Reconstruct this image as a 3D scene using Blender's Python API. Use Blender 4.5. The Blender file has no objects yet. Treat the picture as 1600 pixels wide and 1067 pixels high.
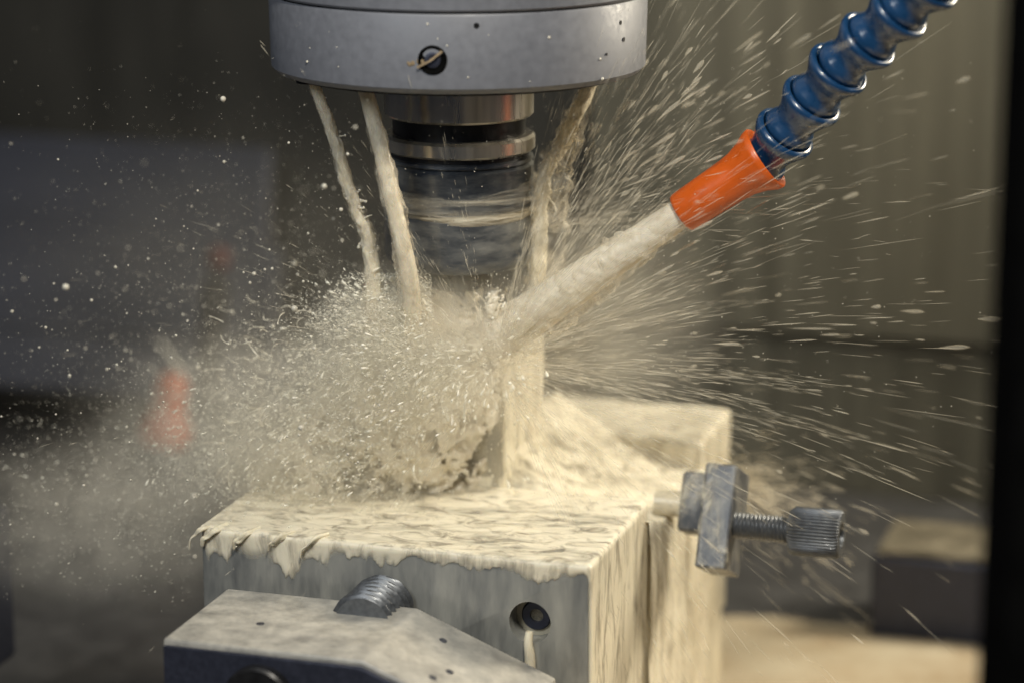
import bpy, bmesh, math, random
import numpy as np
import openvdb
from mathutils import Vector, Matrix

# ------------------------------------------------------------------ scene, camera, light
S = 0.001                      # all numbers below are millimetres
scene = bpy.context.scene
COL = scene.collection
rng = np.random.default_rng(7)
random.seed(7)

PITCH = math.radians(13.7)
cam_d = bpy.data.cameras.new('camera')
cam = bpy.data.objects.new('camera', cam_d); COL.objects.link(cam)
cam.location = (22*S, -1165.9*S, 284.2*S)
cam.rotation_euler = (math.pi/2-PITCH, 0, 0)
cam_d.sensor_width = 36; cam_d.lens = 100
cam_d.clip_start = 0.02; cam_d.clip_end = 50
cam_d.dof.use_dof = True
cam_d.dof.focus_distance = 1.14
cam_d.dof.aperture_fstop = 4.0
scene.camera = cam

world = bpy.data.worlds.new('World'); scene.world = world
world.use_nodes = True
world.node_tree.nodes['Background'].inputs[0].default_value = (0.55, 0.6, 0.75, 1)
world.node_tree.nodes['Background'].inputs[1].default_value = 0.045

def area(name, loc, target, size, power, col, size_y=None):
    l = bpy.data.lights.new(name, 'AREA'); l.energy = power; l.color = col
    l.shape = 'RECTANGLE'; l.size = size*S; l.size_y = (size_y or size)*S
    o = bpy.data.objects.new(name, l); COL.objects.link(o)
    o.location = Vector(loc)*S
    o.rotation_euler = (Vector(target)-Vector(loc)).to_track_quat('-Z', 'Y').to_euler()
    return o
area('work_lamp', (700, 250, 300), (30, 0, -30), 140, 8.0, (1.0, 0.89, 0.69), 240)
area('added_wall_wash', (270, 230, 330), (90, 560, -40), 120, .95, (1.0, 0.92, 0.72), 200)  # added wash that brightens the back wall; no known lamp there
area('window_light', (-520, -900, 700), (-20, -40, -20), 460, 6.5, (0.86, 0.90, 0.91))
area('ceiling_lamp', (120, -640, 780), (-10, -20, -20), 80, 9.0, (1.0, 0.93, 0.79), 160)

scene.view_settings.view_transform = 'Standard'
scene.view_settings.look = 'None'
scene.view_settings.exposure = -0.2
scene.view_settings.gamma = 1.0
scene.view_settings.use_curve_mapping = False
scene.render.engine = 'CYCLES'
cy = scene.cycles
cy.use_denoising = True
cy.max_bounces = 10; cy.diffuse_bounces = 6; cy.glossy_bounces = 3
cy.transmission_bounces = 4; cy.transparent_max_bounces = 32; cy.volume_bounces = 4
cy.volume_step_rate = 1.0; cy.volume_max_steps = 128
cy.sample_clamp_indirect = 4.0
cy.use_adaptive_sampling = True; cy.adaptive_threshold = 0.03
cy.caustics_reflective = False; cy.caustics_refractive = False

# ------------------------------------------------------------------ vise frame
TH = math.radians(17.3)
O = np.array([52., -108., -64.])
U = np.array([math.cos(TH), -math.sin(TH), 0.]); V = np.array([math.sin(TH), math.cos(TH), 0.]); K = np.array([0., 0., 1.])
def W(a, b, h): return O + a*U + b*V + h*K
def WA(P):
    P = np.asarray(P, float); return O + P[:, :1]*U + P[:, 1:2]*V + P[:, 2:3]*K

# ------------------------------------------------------------------ helpers
def tag(o, label=None, cat=None, group=None, kind=None):
    if label: o['label'] = label
    if cat: o['category'] = cat
    if group: o['group'] = group
    if kind: o['kind'] = kind
    return o

def empty(name, loc=(0, 0, 0), **k):
    o = bpy.data.objects.new(name, None); COL.objects.link(o)
    o.location = Vector(loc)*S; o.empty_display_size = 0.01
    return tag(o, **k)

def link(o, parent):
    COL.objects.link(o)
    if parent is not None:
        o.parent = parent
        # parents are never rotated or scaled here: undo their translation
        t = Vector((0, 0, 0)); q = parent
        while q is not None:
            t += q.location; q = q.parent
        o.location = -t

def mesh_obj(name, verts, faces, mat, parent=None, smooth=35, **k):
    """verts in mm, world space; faces an (n,3)/(n,4) array or list"""
    me = bpy.data.meshes.new(name)
    v = np.asarray(verts, np.float32)*S
    if isinstance(faces, np.ndarray):
        n, c = faces.shape
        me.vertices.add(len(v)); me.vertices.foreach_set('co', v.ravel())
        me.loops.add(n*c); me.loops.foreach_set('vertex_index', faces.astype(np.int32).ravel())
        me.polygons.add(n)
        me.polygons.foreach_set('loop_start', np.arange(0, n*c, c, dtype=np.int32))
        me.update(calc_edges=True)
    else:
        me.from_pydata(v.tolist(), [], faces); me.update()
    if smooth:
        me.polygons.foreach_set('use_smooth', np.ones(len(me.polygons), bool))
        if smooth < 170: me.set_sharp_from_angle(angle=math.radians(smooth))
    me.materials.append(mat)
    o = bpy.data.objects.new(name, me); link(o, parent)
    return tag(o, **k)

def bm_obj(name, bm, mat, parent=None, smooth=20, **k):
    me = bpy.data.meshes.new(name)
    bmesh.ops.recalc_face_normals(bm, faces=bm.faces)
    for v in bm.verts: v.co = v.co*S
    bm.to_mesh(me); bm.free()
    if smooth:
        me.polygons.foreach_set('use_smooth', np.ones(len(me.polygons), bool))
        me.set_sharp_from_angle(angle=math.radians(smooth))
    me.materials.append(mat)
    o = bpy.data.objects.new(name, me); link(o, parent)
    return tag(o, **k)

def prism_bm(poly, d0, d1, frame, bevel=0.8, seg=2):
    """poly: list of (p,q) ; frame(p,q,d)->world mm"""
    bm = bmesh.new()
    A = [bm.verts.new(frame(p, q, d0)) for p, q in poly]
    B = [bm.verts.new(frame(p, q, d1)) for p, q in poly]
    bm.faces.new(A); bm.faces.new(B[::-1])
    n = len(poly)
    for i in range(n): bm.faces.new((A[i], B[i], B[(i+1) % n], A[(i+1) % n]))
    if bevel: bmesh.ops.bevel(bm, geom=bm.edges[:], offset=bevel, segments=seg, affect='EDGES', profile=0.5)
    return bm

def box_bm(a0, a1, b0, b1, h0, h1, frame=None, bevel=0.8, seg=2):
    f = frame or (lambda a, b, h: W(a, b, h))
    return prism_bm([(a0, h0), (a1, h0), (a1, h1), (a0, h1)], b0, b1, lambda p, q, d: f(p, d, q), bevel, seg)

def basis(d):
    d = np.asarray(d, float); d = d/np.linalg.norm(d)
    t = np.array([0, 0, 1.]) if abs(d[2]) < .9 else np.array([1., 0, 0])
    x = np.cross(t, d); x /= np.linalg.norm(x); y = np.cross(d, x)
    return x, y, d

def lathe(name, prof, origin, axis, mat, parent=None, n=64, smooth=32, rfun=None, caps=True, **k):
    """prof: list of (radius, distance along axis)"""
    x, y, d = basis(axis); o = np.asarray(origin, float)
    ang = np.linspace(0, 2*math.pi, n, endpoint=False)
    V_ = []; F = []
    for r, t in prof:
        rr = np.full(n, float(r)) if rfun is None else rfun(r, t, ang)
        V_.append(o + d*t + np.outer(np.cos(ang)*rr, x) + np.outer(np.sin(ang)*rr, y))
    V_ = np.concatenate(V_); m = len(prof)
    for i in range(m-1):
        for j in range(n):
            k2 = (j+1) % n
            F.append((i*n+j, i*n+k2, (i+1)*n+k2, (i+1)*n+j))
    if caps:
        if prof[0][0] > 1e-6: F.append(tuple(range(n))[::-1])
        if prof[-1][0] > 1e-6: F.append(tuple(range((m-1)*n, m*n)))
    o_ = mesh_obj(name, V_, F, mat, parent, smooth=smooth, **k)
    return o_

def boolean_cut(obj, cutter):
    m = obj.modifiers.new('cut', 'BOOLEAN'); m.object = cutter; m.operation = 'DIFFERENCE'; m.solver = 'EXACT'
    bpy.context.view_layer.update()
    dg = bpy.context.evaluated_depsgraph_get()
    me = bpy.data.meshes.new_from_object(obj.evaluated_get(dg))
    obj.modifiers.clear(); obj.data = me
    me.polygons.foreach_set('use_smooth', np.ones(len(me.polygons), bool))
    me.set_sharp_from_angle(angle=math.radians(30))
    bpy.data.objects.remove(cutter)

# value noise on arrays of points ------------------------------------------------
_T = np.random.default_rng(3).random((64, 64, 64)).astype(np.float32)
def vn(P, seed=0):
    P = np.asarray(P, np.float32) + np.float32(seed*7.31+100)
    i = np.floor(P).astype(np.int32); f = (P-i); f = f*f*(3-2*f)
    i0 = i & 63; i1 = (i+1) & 63
    x0, y0, z0 = i0[..., 0], i0[..., 1], i0[..., 2]; x1, y1, z1 = i1[..., 0], i1[..., 1], i1[..., 2]
    fx, fy, fz = f[..., 0], f[..., 1], f[..., 2]
    c00 = _T[x0, y0, z0]*(1-fx)+_T[x1, y0, z0]*fx; c10 = _T[x0, y1, z0]*(1-fx)+_T[x1, y1, z0]*fx
    c01 = _T[x0, y0, z1]*(1-fx)+_T[x1, y0, z1]*fx; c11 = _T[x0, y1, z1]*(1-fx)+_T[x1, y1, z1]*fx
    return (c00*(1-fy)+c10*fy)*(1-fz)+(c01*(1-fy)+c11*fy)*fz
def fbm(P, oct=3, seed=0, gain=.5):
    P = np.asarray(P, np.float32); s = 0; w = 1; t = 0
    for o in range(oct):
        s = s + w*vn(P*(2.03**o), seed+o*3); t += w; w *= gain
    return s/t
def ss(x, a, b):
    t = np.clip((x-a)/(b-a), 0, 1); return t*t*(3-2*t)

# ------------------------------------------------------------------ materials
def new_mat(name):
    m = bpy.data.materials.new(name); m.use_nodes = True
    nt = m.node_tree
    return m, nt, nt.nodes['Principled BSDF'], nt.nodes['Material Output']
def N(nt, typ, **k):
    n = nt.nodes.new(typ)
    for a, b in k.items():
        if a.startswith('i_'):
            key = a[2:]; n.inputs[int(key) if key.isdigit() else key].default_value = b
        else: setattr(n, a, b)
    return n
def noise(nt, scale, detail=3, rough=.55, stretch=(1, 1, 1), rot=(0, 0, 0), dist=0.0):
    tc = N(nt, 'ShaderNodeTexCoord'); mp = N(nt, 'ShaderNodeMapping')
    mp.inputs['Scale'].default_value = stretch; mp.inputs['Rotation'].default_value = rot
    nt.links.new(tc.outputs['Object'], mp.inputs[0])
    nz = N(nt, 'ShaderNodeTexNoise'); nz.inputs['Scale'].default_value = scale
    nz.inputs['Detail'].default_value = detail; nz.inputs['Roughness'].default_value = rough
    nz.inputs['Distortion'].default_value = dist
    nt.links.new(mp.outputs[0], nz.inputs['Vector'])
    return nz.outputs['Fac']
def ramp(nt, src, stops):
    r = N(nt, 'ShaderNodeValToRGB'); e = r.color_ramp.elements
    while len(e) < len(stops): e.new(0.5)
    for q, (p, c) in zip(e, stops):
        q.position = p; q.color = (c, c, c, 1) if isinstance(c, (int, float)) else (*c, 1)
    nt.links.new(src, r.inputs[0]); return r.outputs[0]
def bump(nt, src, b, strength, dist):
    bp = N(nt, 'ShaderNodeBump'); bp.inputs['Strength'].default_value = strength; bp.inputs['Distance'].default_value = dist*S
    nt.links.new(src, bp.inputs['Height']); nt.links.new(bp.outputs[0], b.inputs['Normal'])

def simple(name, col, rough, metal=0., coat=0., nscale=300, var=.25, bmp=0.0, rvar=.1, stretch=(1, 1, 1)):
    m, nt, b, out = new_mat(name)
    f = noise(nt, nscale, 4, .6, stretch)
    lo = tuple(c*(1-var) for c in col); hi = tuple(min(1, c*(1+var)) for c in col)
    nt.links.new(ramp(nt, f, [(.3, lo), (.7, hi)]), b.inputs['Base Color'])
    nt.links.new(ramp(nt, f, [(.3, max(0, rough-rvar)), (.7, min(1, rough+rvar))]), b.inputs['Roughness'])
    b.inputs['Metallic'].default_value = metal; b.inputs['Coat Weight'].default_value = coat
    if bmp: bump(nt, f, b, bmp, .3)
    return m

def wet_metal(name, metal_col, rough, cover, coolant=(.66, .60, .46), metal=.75, stretch=(1, 1, .25), scale=90, soft=.12, coat=.3):
    """metal with thin dried and running coolant film in streaks"""
    m, nt, b, out = new_mat(name)
    f1 = noise(nt, scale, 5, .62, stretch); f2 = noise(nt, scale*5, 3, .6, stretch)
    mx = N(nt, 'ShaderNodeMath', operation='MULTIPLY_ADD'); mx.inputs[1].default_value = .3
    nt.links.new(f2, mx.inputs[0]); nt.links.new(f1, mx.inputs[2])
    fac = ramp(nt, mx.outputs[0], [(.65-cover*.35-soft+.1, 0.0), (.65-cover*.35+soft+.1, 1.0)])
    mc = N(nt, 'ShaderNodeMix', data_type='RGBA')
    nt.links.new(fac, mc.inputs[0]); mc.inputs[6].default_value = (*metal_col, 1); mc.inputs[7].default_value = (*coolant, 1)
    nt.links.new(mc.outputs[2], b.inputs['Base Color'])
    mm = N(nt, 'ShaderNodeMath', operation='MULTIPLY_ADD'); mm.inputs[1].default_value = -metal; mm.inputs[2].default_value = metal
    nt.links.new(fac, mm.inputs[0]); nt.links.new(mm.outputs[0], b.inputs['Metallic'])
    b.inputs['Roughness'].default_value = rough
    b.inputs['Coat Weight'].default_value = coat; b.inputs['Coat Roughness'].default_value = .15
    bump(nt, mx.outputs[0], b, .35, .6)
    return m

def coolant_mat(name, col=(.82, .75, .57), alpha=1.0, rough=.28, sss=.35, var=.12, nscale=120, stretch=(1, 1, 1), bmp=.4, alpha_noise=None):
    m, nt, b, out = new_mat(name)
    f = noise(nt, nscale, 4, .6, stretch)
    lo = tuple(c*(1-var*(1+.5*i)) for i, c in enumerate(col)); hi = tuple(min(.95, c*(1+var*.6)) for c in col)
    nt.links.new(ramp(nt, f, [(.32, lo), (.68, hi)]), b.inputs['Base Color'])
    b.inputs['Roughness'].default_value = rough
    b.inputs['Subsurface Weight'].default_value = sss
    b.inputs['Subsurface Radius'].default_value = (1, .8, .5); b.inputs['Subsurface Scale'].default_value = .004
    b.inputs['IOR'].default_value = 1.36
    if bmp: bump(nt, f, b, bmp, 1.0)
    if alpha < 1: b.inputs['Alpha'].default_value = alpha
    if alpha_noise:
        sc, stv, lo_, hi_, a0_, a1_ = alpha_noise
        nt.links.new(ramp(nt, noise(nt, sc, 4, .65, stv), [(lo_, a0_), (hi_, a1_)]), b.inputs['Alpha'])
    return m

M = {}
M['nose'] = simple('grey_painted_steel', (.155, .163, .19), .5, .1, .0, 260, .09, .03)
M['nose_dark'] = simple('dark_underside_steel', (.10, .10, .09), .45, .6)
M['black'] = simple('black_oxide', (.02, .02, .022), .4, .5)
M['chrome'] = simple('ground_steel', (.66, .62, .55), .26, .9, 0, 90, .3, 0, .14, (1, 1, .05))  # upright bars in colour and roughness imitate lamp reflections on the rings
M['holder'] = wet_metal('blued_steel_with_coolant', (.045, .055, .075), .28, -.12, metal=.5, coolant=(.3, .3, .28), stretch=(.5, .5, 1.8), scale=60, soft=.3)
M['carbide'] = simple('carbide', (.09, .085, .07), .35, .8)
M['jaw'] = wet_metal('vise_steel_front', (.27, .28, .28), .42, .05, coolant=(.40, .395, .355), scale=60, soft=.25)
M['bed'] = wet_metal('vise_bed_steel', (.30, .30, .29), .4, .75, scale=60, soft=.2)
M['drive'] = wet_metal('drive_block_steel', (.27, .27, .27), .42, .62, coolant=(.52, .50, .45), stretch=(1, 1, 1), scale=95, soft=.3)
M['dark_steel'] = simple('dark_blued_steel', (.045, .05, .075), .38, .5, 0, 400, .2)
M['stop'] = wet_metal('work_stop_steel', (.055, .062, .076), .5, .12, metal=.3, coolant=(.22, .22, .21), scale=110, stretch=(1, 1, .5), soft=.15)
M['knob'] = simple('knurled_steel', (.13, .14, .155), .4, .6, .1, 500, .25)
M['work'] = wet_metal('aluminium_workpiece', (.22, .225, .23), .3, .35, scale=70, soft=.2)
M['stain'] = simple('dried_coolant_stain', (.23, .17, .10), .6)
M['post'], _nt, _b, _o = new_mat('matt_black_post_and_hole_shade')  # black of the door post, also the painted dark of the screw recess
_nt.links.new(ramp(_nt, noise(_nt, 80, 3), [(.3, .003), (.7, .006)]), _b.inputs['Base Color']); _b.inputs['Roughness'].default_value = 1; _b.inputs['Specular IOR Level'].default_value = 0
M['block_top'] = simple('lit_wet_block_top', (.17, .15, .11), .4, .1, .2, 60, .4, .2)  # wet top; the light falling on it is put into the paler colour
M['blue'] = simple('blue_plastic', (.008, .042, .115), .28, 0, .3, 150, .12)
M['orange'] = simple('orange_plastic', (.58, .10, .010), .35, 0, .15, 150, .08)
M['red'] = simple('red_plastic', (.07, .008, .008), .5)
M['wall'] = simple('enclosure_sheet_steel', (.115, .11, .086), .6, .1, 0, 60, .35, .1, .1, (1, 1, .05))
M['wall_dark'] = simple('enclosure_dark_panel', (.03, .029, .025), .55, .1, 0, 30, .2, .05, .1, (1, 1, .2))
M['cover'] = simple('way_cover_steel', (.05, .054, .074), .5, .2, 0, 40, .15, .1, .1, (.15, .15, 1))
M['table'] = simple('table_cast_iron', (.060, .060, .062), .6, .2, .0, 60, .3, .2)
M['coolant'] = coolant_mat('milky_coolant')
def film_mat(name, col, lo, hi, amin, sc=70, amax=1.0):
    """running coolant: streaks along the vise on level faces, down the fall line on upright ones; thin places let the metal show"""
    m, nt, bs, out = new_mat(name)
    tc = N(nt, 'ShaderNodeTexCoord')
    def nz(scale, st, seed):
        mp = N(nt, 'ShaderNodeMapping', vector_type='TEXTURE'); mp.inputs['Rotation'].default_value = (0, 0, -TH_F); mp.inputs['Scale'].default_value = st; mp.inputs['Location'].default_value = (seed, 0, 0)
        nt.links.new(tc.outputs['Object'], mp.inputs[0])
        n = N(nt, 'ShaderNodeTexNoise'); n.inputs['Scale'].default_value = scale; n.inputs['Detail'].default_value = 6; n.inputs['Roughness'].default_value = .66; n.inputs['Distortion'].default_value = .8
        nt.links.new(mp.outputs[0], n.inputs['Vector']); return n.outputs['Fac']
    ft = nz(sc*1.4, (1.5, 1.0, 1.0), 0); fs_ = nz(sc*1.2, (1.0, 1.0, 3.6), 3)
    ge = N(nt, 'ShaderNodeNewGeometry'); sx = N(nt, 'ShaderNodeSeparateXYZ'); nt.links.new(ge.outputs['True Normal'], sx.inputs[0])
    mr = N(nt, 'ShaderNodeMapRange', interpolation_type='SMOOTHSTEP'); mr.inputs[1].default_value = .35; mr.inputs[2].default_value = .8; nt.links.new(sx.outputs[2], mr.inputs[0])
    mx = N(nt, 'ShaderNodeMix', data_type='FLOAT'); nt.links.new(mr.outputs[0], mx.inputs[0]); nt.links.new(fs_, mx.inputs[2]); nt.links.new(ft, mx.inputs[3])
    f = mx.outputs[0]
    nt.links.new(ramp(nt, f, [(.3, tuple(c*(.90-.03*i) for i, c in enumerate(col))), (.62, col)]), bs.inputs['Base Color'])
    at = N(nt, 'ShaderNodeAttribute', attribute_name='thick'); ma = N(nt, 'ShaderNodeMapRange', interpolation_type='SMOOTHSTEP')
    ma.inputs[1].default_value = -.1; ma.inputs[2].default_value = .75; nt.links.new(at.outputs['Fac'], ma.inputs[0])
    ml = N(nt, 'ShaderNodeMath', operation='MULTIPLY'); nt.links.new(ma.outputs[0], ml.inputs[0])
    nt.links.new(ramp(nt, f, [(lo, amin), (hi, amax)]), ml.inputs[1]); nt.links.new(ml.outputs[0], bs.inputs['Alpha'])
    bs.inputs['Roughness'].default_value = .22; bs.inputs['IOR'].default_value = 1.36
    bs.inputs['Subsurface Weight'].default_value = .15; bs.inputs['Subsurface Radius'].default_value = (1, .8, .5); bs.inputs['Subsurface Scale'].default_value = .003
    bump(nt, f, bs, .4, 1.0)
    return m
TH_F = TH
M['film'] = film_mat('coolant_film', (.82, .77, .63), .33, .52, .40, 90, .97)
M['thin'] = film_mat('coolant_smear', (.78, .74, .62), .48, .66, .0, 110, .6)
M['drip'] = film_mat('coolant_drip', (.82, .76, .60), .25, .5, .55)
M['jet'] = coolant_mat('coolant_jet', (.80, .75, .62), 1, .22, .4, .08, 160, (1, 1, .4), .12, alpha_noise=(110, (1, 1, .5), .30, .60, .5, .95))
M['sheath'] = coolant_mat('coolant_sheath', (.82, .77, .64), 1, .4, 0, .1, 220, (1, 1, .6), .2, alpha_noise=(120, (1, 1, .5), .40, .70, .0, .5))
M['broad'] = coolant_mat('coolant_broad_jet', (.74, .70, .60), .88, .35, .3, .06, 90, (1, 1, 1), .06)
M['veil'] = coolant_mat('coolant_veil', (.82, .77, .62), 1, .35, 0, .1, 220, (1, 1, .6), .2, alpha_noise=(140, (1, 1, .45), .34, .60, .3, .9))
M['drop'] = coolant_mat('coolant_drops', (.62, .60, .53), 1, .2, .0, .06, 80, (1, 1, 1), 0)
M['streak'] = coolant_mat('coolant_streaks', (.80, .75, .62), .22, .5, .0, .05, 80, (1, 1, 1), 0)
M['thread'] = coolant_mat('coolant_threads', (.86, .82, .70), 1, .25, .0, .08, 200, (1, 1, 1), 0)
M['web'] = coolant_mat('coolant_web', (.90, .865, .76), 1, .35, .0, .10, 300, (1, 1, 1), .4)
M['belt'] = coolant_mat('coolant_belt', (.82, .76, .61), 1, .25, .0, .12, 300, (1, 1, 4), .5, alpha_noise=(30, (.35, .35, 7), .38, .64, .02, .7))
M['stroke'] = coolant_mat('coolant_splash', (.94, .91, .81), 1, .32, .0, .06, 150, (1, 1, 1), 0)
M['pool'] = coolant_mat('coolant_pool', (.50, .44, .33), 1, .25, .0, .16, 26, (1, 1, 1), .7)

# ------------------------------------------------------------------ setting
TZ = -210.
def frame_w(a, b, h): return W(a, b, h)
bm = box_bm(-900, 700, -420, 640, TZ-64-40+64, TZ+64-0.0, frame=lambda a, b, h: O+a*U+b*V+np.array([0, 0, h-O[2]-64]), bevel=0)
tb = bm_obj('machine_table', bm, M['table'], kind='structure')
zt = max((tb.matrix_world @ v.co).z for v in tb.data.vertices)/S
DZ = TZ-zt
for v in tb.data.vertices: v.co.z += DZ*S
HT = TZ-O[2]                    # table height in the vise frame
bm_obj('back_wall', box_bm(-1100, 700, 615, 640, HT-60, -48), M['wall_dark'], kind='structure')
bw = bm_obj('upper_back_wall', box_bm(-170, 700, 600, 612, -48, 520, bevel=2), M['wall'], kind='structure')
bm_obj('side_back_wall', box_bm(-1100, -172, 604, 613, -47, 520, bevel=2), M['wall_dark'], kind='structure')
bm_obj('lower_back_wall', box_bm(-168, 700, 608, 614, HT, -50, bevel=1), M['wall'], kind='structure')

# ------------------------------------------------------------------ spindle
sp = empty('spindle_head', (0, 0, 110), label='light grey round spindle head hanging over the tool with a dark screw hole', cat='spindle')
lathe('nose_ring', [(40, 115.6), (70, 115.6), (75, 116.4), (77, 118.6), (77.6, 146.6), (77.0, 147.6), (60, 147.8)], (0, 0, 0), (0, 0, 1), M['nose'], sp, n=160, smooth=40, caps=False)
lathe('upper_housing', [(60, 148.2), (77.2, 148.3), (78.0, 149.2), (80, 330), (0, 330)], (0, 0, 0), (0, 0, 1), M['nose'], sp, n=160, smooth=40, caps=False)
lathe('seam_gasket', [(60, 147.7), (76.8, 147.7), (76.8, 148.4), (60, 148.4)], (0, 0, 0), (0, 0, 1), M['black'], sp, n=120)
lathe('face_plate', [(0, 112.6), (44, 112.6), (50, 114.6), (70.5, 115.0), (70.5, 116), (0, 116)], (0, 0, 0), (0, 0, 1), M['nose_dark'], sp, n=120)
def on_nose(ang, z, r, depth, name, mat, parent, rim=None, n=28):
    d = np.array([math.sin(ang), -math.cos(ang), 0])
    o = d*77.15 + np.array([0, 0, z])
    return o, d
o_, d_ = on_nose(math.radians(-6.4), 130.0, 5, 5, '', None, None)
hole = lathe('hole_shade_disc', [(0, .05), (4.3, .05), (4.7, .5), (5.3, .7), (5.7, .35), (5.8, -1)], o_, d_, M['post'], sp, n=40)  # flush black disc: the recess's shade is put into its colour
lathe('socket_screw', [(3.1, 0), (3.1, .25), (2.8, .4), (1.7, .4), (1.5, .12), (0, .12)], o_, d_, M['dark_steel'], hole, n=30)
x_, y_, _ = basis(d_)
mesh_obj('swarf', np.array([o_+d_*1.0+x_*p+y_*q+d_*e for p, q, e in ((-6.2, -2.4, 0), (-5.6, -3.2, .3), (4.2, 3.2, .3), (3.6, 4.0, 0), (-1, .2, .9), (-.6, -.5, .9))]), [(0, 1, 5, 4), (4, 5, 2, 3)], M['stain'], hole)
for ang, z, r in ((6.2, 143.3, 1.15), (57, 140, .9), (59, 133, .9), (50, 128.5, .5), (41, 152, 1.1), (13, 150.5, .9)):
    o_, d_ = on_nose(math.radians(ang), z, r, 1, '', None, None)
    o_ = o_*np.array([1, 1, 1]) + d_*.25
    lathe('pin_hole_dot', [(0, .2), (r, .2), (r, -1)], o_, d_, M['black'], sp, n=14)  # solid black dots painted for the dark inside small holes
for k_ in range(5):
    o_, d_ = on_nose(math.radians(-9.6-1.1*k_+.5*math.sin(k_*2.)), 129.0+.5*math.sin(k_*1.7)-.15*k_, 1, 1, '', None, None)
    lathe('splash_stain', [(0, .42), (1.1-.16*k_, .36), (1.5-.2*k_, -.2)], o_, d_, M['stain'], sp, n=12)
# coolant outlets under the face
for jx, jy in ((-58.5, -30), (-37, -41), (57, 0)):
    lathe('coolant_outlet', [(0, 114.8), (5.2, 114.8), (6.4, 114.4), (6.4, 116.6)], (jx, jy, 0), (0, 0, 1), M['black'], sp, n=24)

th_ = empty('tool_holder', (0, 0, 30), label='round tool holder with shiny ground flange rings over a dark body, under the spindle', cat='tool holder')
lathe('flange_ring', [(27, 96.8), (30.0, 96.8), (31.0, 97.8), (31.0, 110), (30.2, 111), (27, 113)], (0, 0, 0), (0, 0, 1), M['chrome'], th_, n=128, caps=False)
lathe('groove', [(27.6, 89), (27.6, 98.6)], (0, 0, 0), (0, 0, 1), M['black'], th_, n=96, caps=False)
lathe('flange_ring', [(26, 82.4), (30.4, 82.4), (31.6, 83.4), (31.6, 88.2), (30.6, 89.4), (26, 89.4)], (0, 0, 0), (0, 0, 1), M['chrome'], th_, n=128, caps=False)
lathe('neck', [(29.2, 79.5), (29.2, 82.8)], (0, 0, 0), (0, 0, 1), M['black'], th_, n=96, caps=False)
lathe('collar', [(28, 78.2), (30.4, 78.2), (31, 78.8), (30.8, 80), (28.5, 80.6)], (0, 0, 0), (0, 0, 1), M['holder'], th_, n=96, caps=False)
lathe('body', [(0, 33.6), (24, 33.6), (28.4, 34.6), (30.8, 37.4), (31.2, 40), (31.2, 56.6), (30.5, 57.4), (30.5, 58.6), (31.0, 59.2), (31.0, 76.5), (30.2, 77.6), (29, 78.4)], (0, 0, 0), (0, 0, 1), M['holder'], th_, n=128)
lathe('clamp_nut', [(9, 24), (13.5, 24.4), (14.5, 26), (14.5, 33.8)], (-1, 0, 0), (0, 0, 1), M['carbide'], th_, n=48)
def flute(r, t, a): return r*(1-.22*np.clip(np.cos(4*(a + t*.11)), 0, 1)**1.5)
lathe('end_mill', [(8.6, -9)]+[(8.8, -8+i*1.1) for i in range(29)]+[(8.8, 24.5)], (-1, 0, 0), (0, 0, 1), M['carbide'], th_, n=48, rfun=flute)

# ------------------------------------------------------------------ vise
vise = empty('machine_vise', W(-82, 120, HT), label='coolant covered steel machine vise filling the lower middle of the picture', cat='vise')
jaw = bm_obj('front_jaw', box_bm(-164, 0, 0, 85.5, -96, 0, bevel=1.2), M['jaw'], vise)
cut = lathe('cutter', [(8.6, -12), (8.6, 12)], W(-24, 0, -25.5), V, M['jaw'], None, n=48)
boolean_cut(jaw, cut)
bh = lathe('counterbore', [(0, 11.2), (5, 11.2), (8.3, 11.4), (8.3, 12)], W(-24, 0, -25.5), V, M['dark_steel'], jaw, n=40)
lathe('cap_screw', [(0, 10), (2.6, 10), (2.8, 8.6), (5.6, 8.4), (6.2, 9.2), (6.2, 11.4)], W(-24, 0, -25.5), V, M['dark_steel'], jaw, n=36)
bm_obj('rear_jaw', box_bm(-164, 0, 185.5, 243, -96, 0, bevel=2.6, seg=3), M['bed'], vise)
bm_obj('vise_bed', box_bm(-158, -1.5, 10, 242, HT+1, -15, bevel=1.5), M['bed'], vise)
# lead screw
def thread(r0, amp, pitch):
    def f(r, t, a):
        if r < r0*.9: return np.full_like(a, r)
        ph = (t/pitch - a/(2*math.pi)) % 1.0
        return r0 - amp + amp*2*np.abs(np.abs(ph-.5)*1.0)*1.0*np.clip(2*np.abs(ph-.5)+.3, 0, 1)
    return f
ls = [(0, -30)]+[(13, -30+i*.5) for i in range(92)]
lathe('lead_screw', ls, W(-84.5, 0, -23.5), V, M['knob'], vise, n=64, rfun=thread(13, 2.6, 4.6), smooth=60)
# drive block with a sloping shoulder
db = bm_obj('drive_block', prism_bm([(-147, -19), (-147, -86), (-9, -86), (-9, -42), (-66, -19)], -77, -14, lambda p, q, d: W(p + (.0 if p > -100 else 0), d, q), bevel=1.0), M['drive'], vise)
fp = bm_obj('front_plate', prism_bm([(-146, -21), (-146, -86), (-14, -86), (-14, -42), (-66, -21)], -79.5, -77.2, lambda p, q, d: W(p, d, q), bevel=.5), M['dark_steel'], db)
sck = lathe('socket_cap', [(0, -1), (7, -1), (7.4, 3.4), (13, 3.6), (14, 2.6), (14, -6)], W(-106, -81, -38), -V, M['black'], db, n=48)
for a, b in ((-50, -30), (-40, -52), (-43, -63), (-118, -50)):
    hh = -19-(a+66)*23/57 if a > -66 else -19
    lathe('pit', [(0, .15), (1.6, .15), (1.9, -.5)], W(a, b, hh), (K*.92+U*.37) if a > -66 else K, M['dark_steel'], db, n=14)

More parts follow.
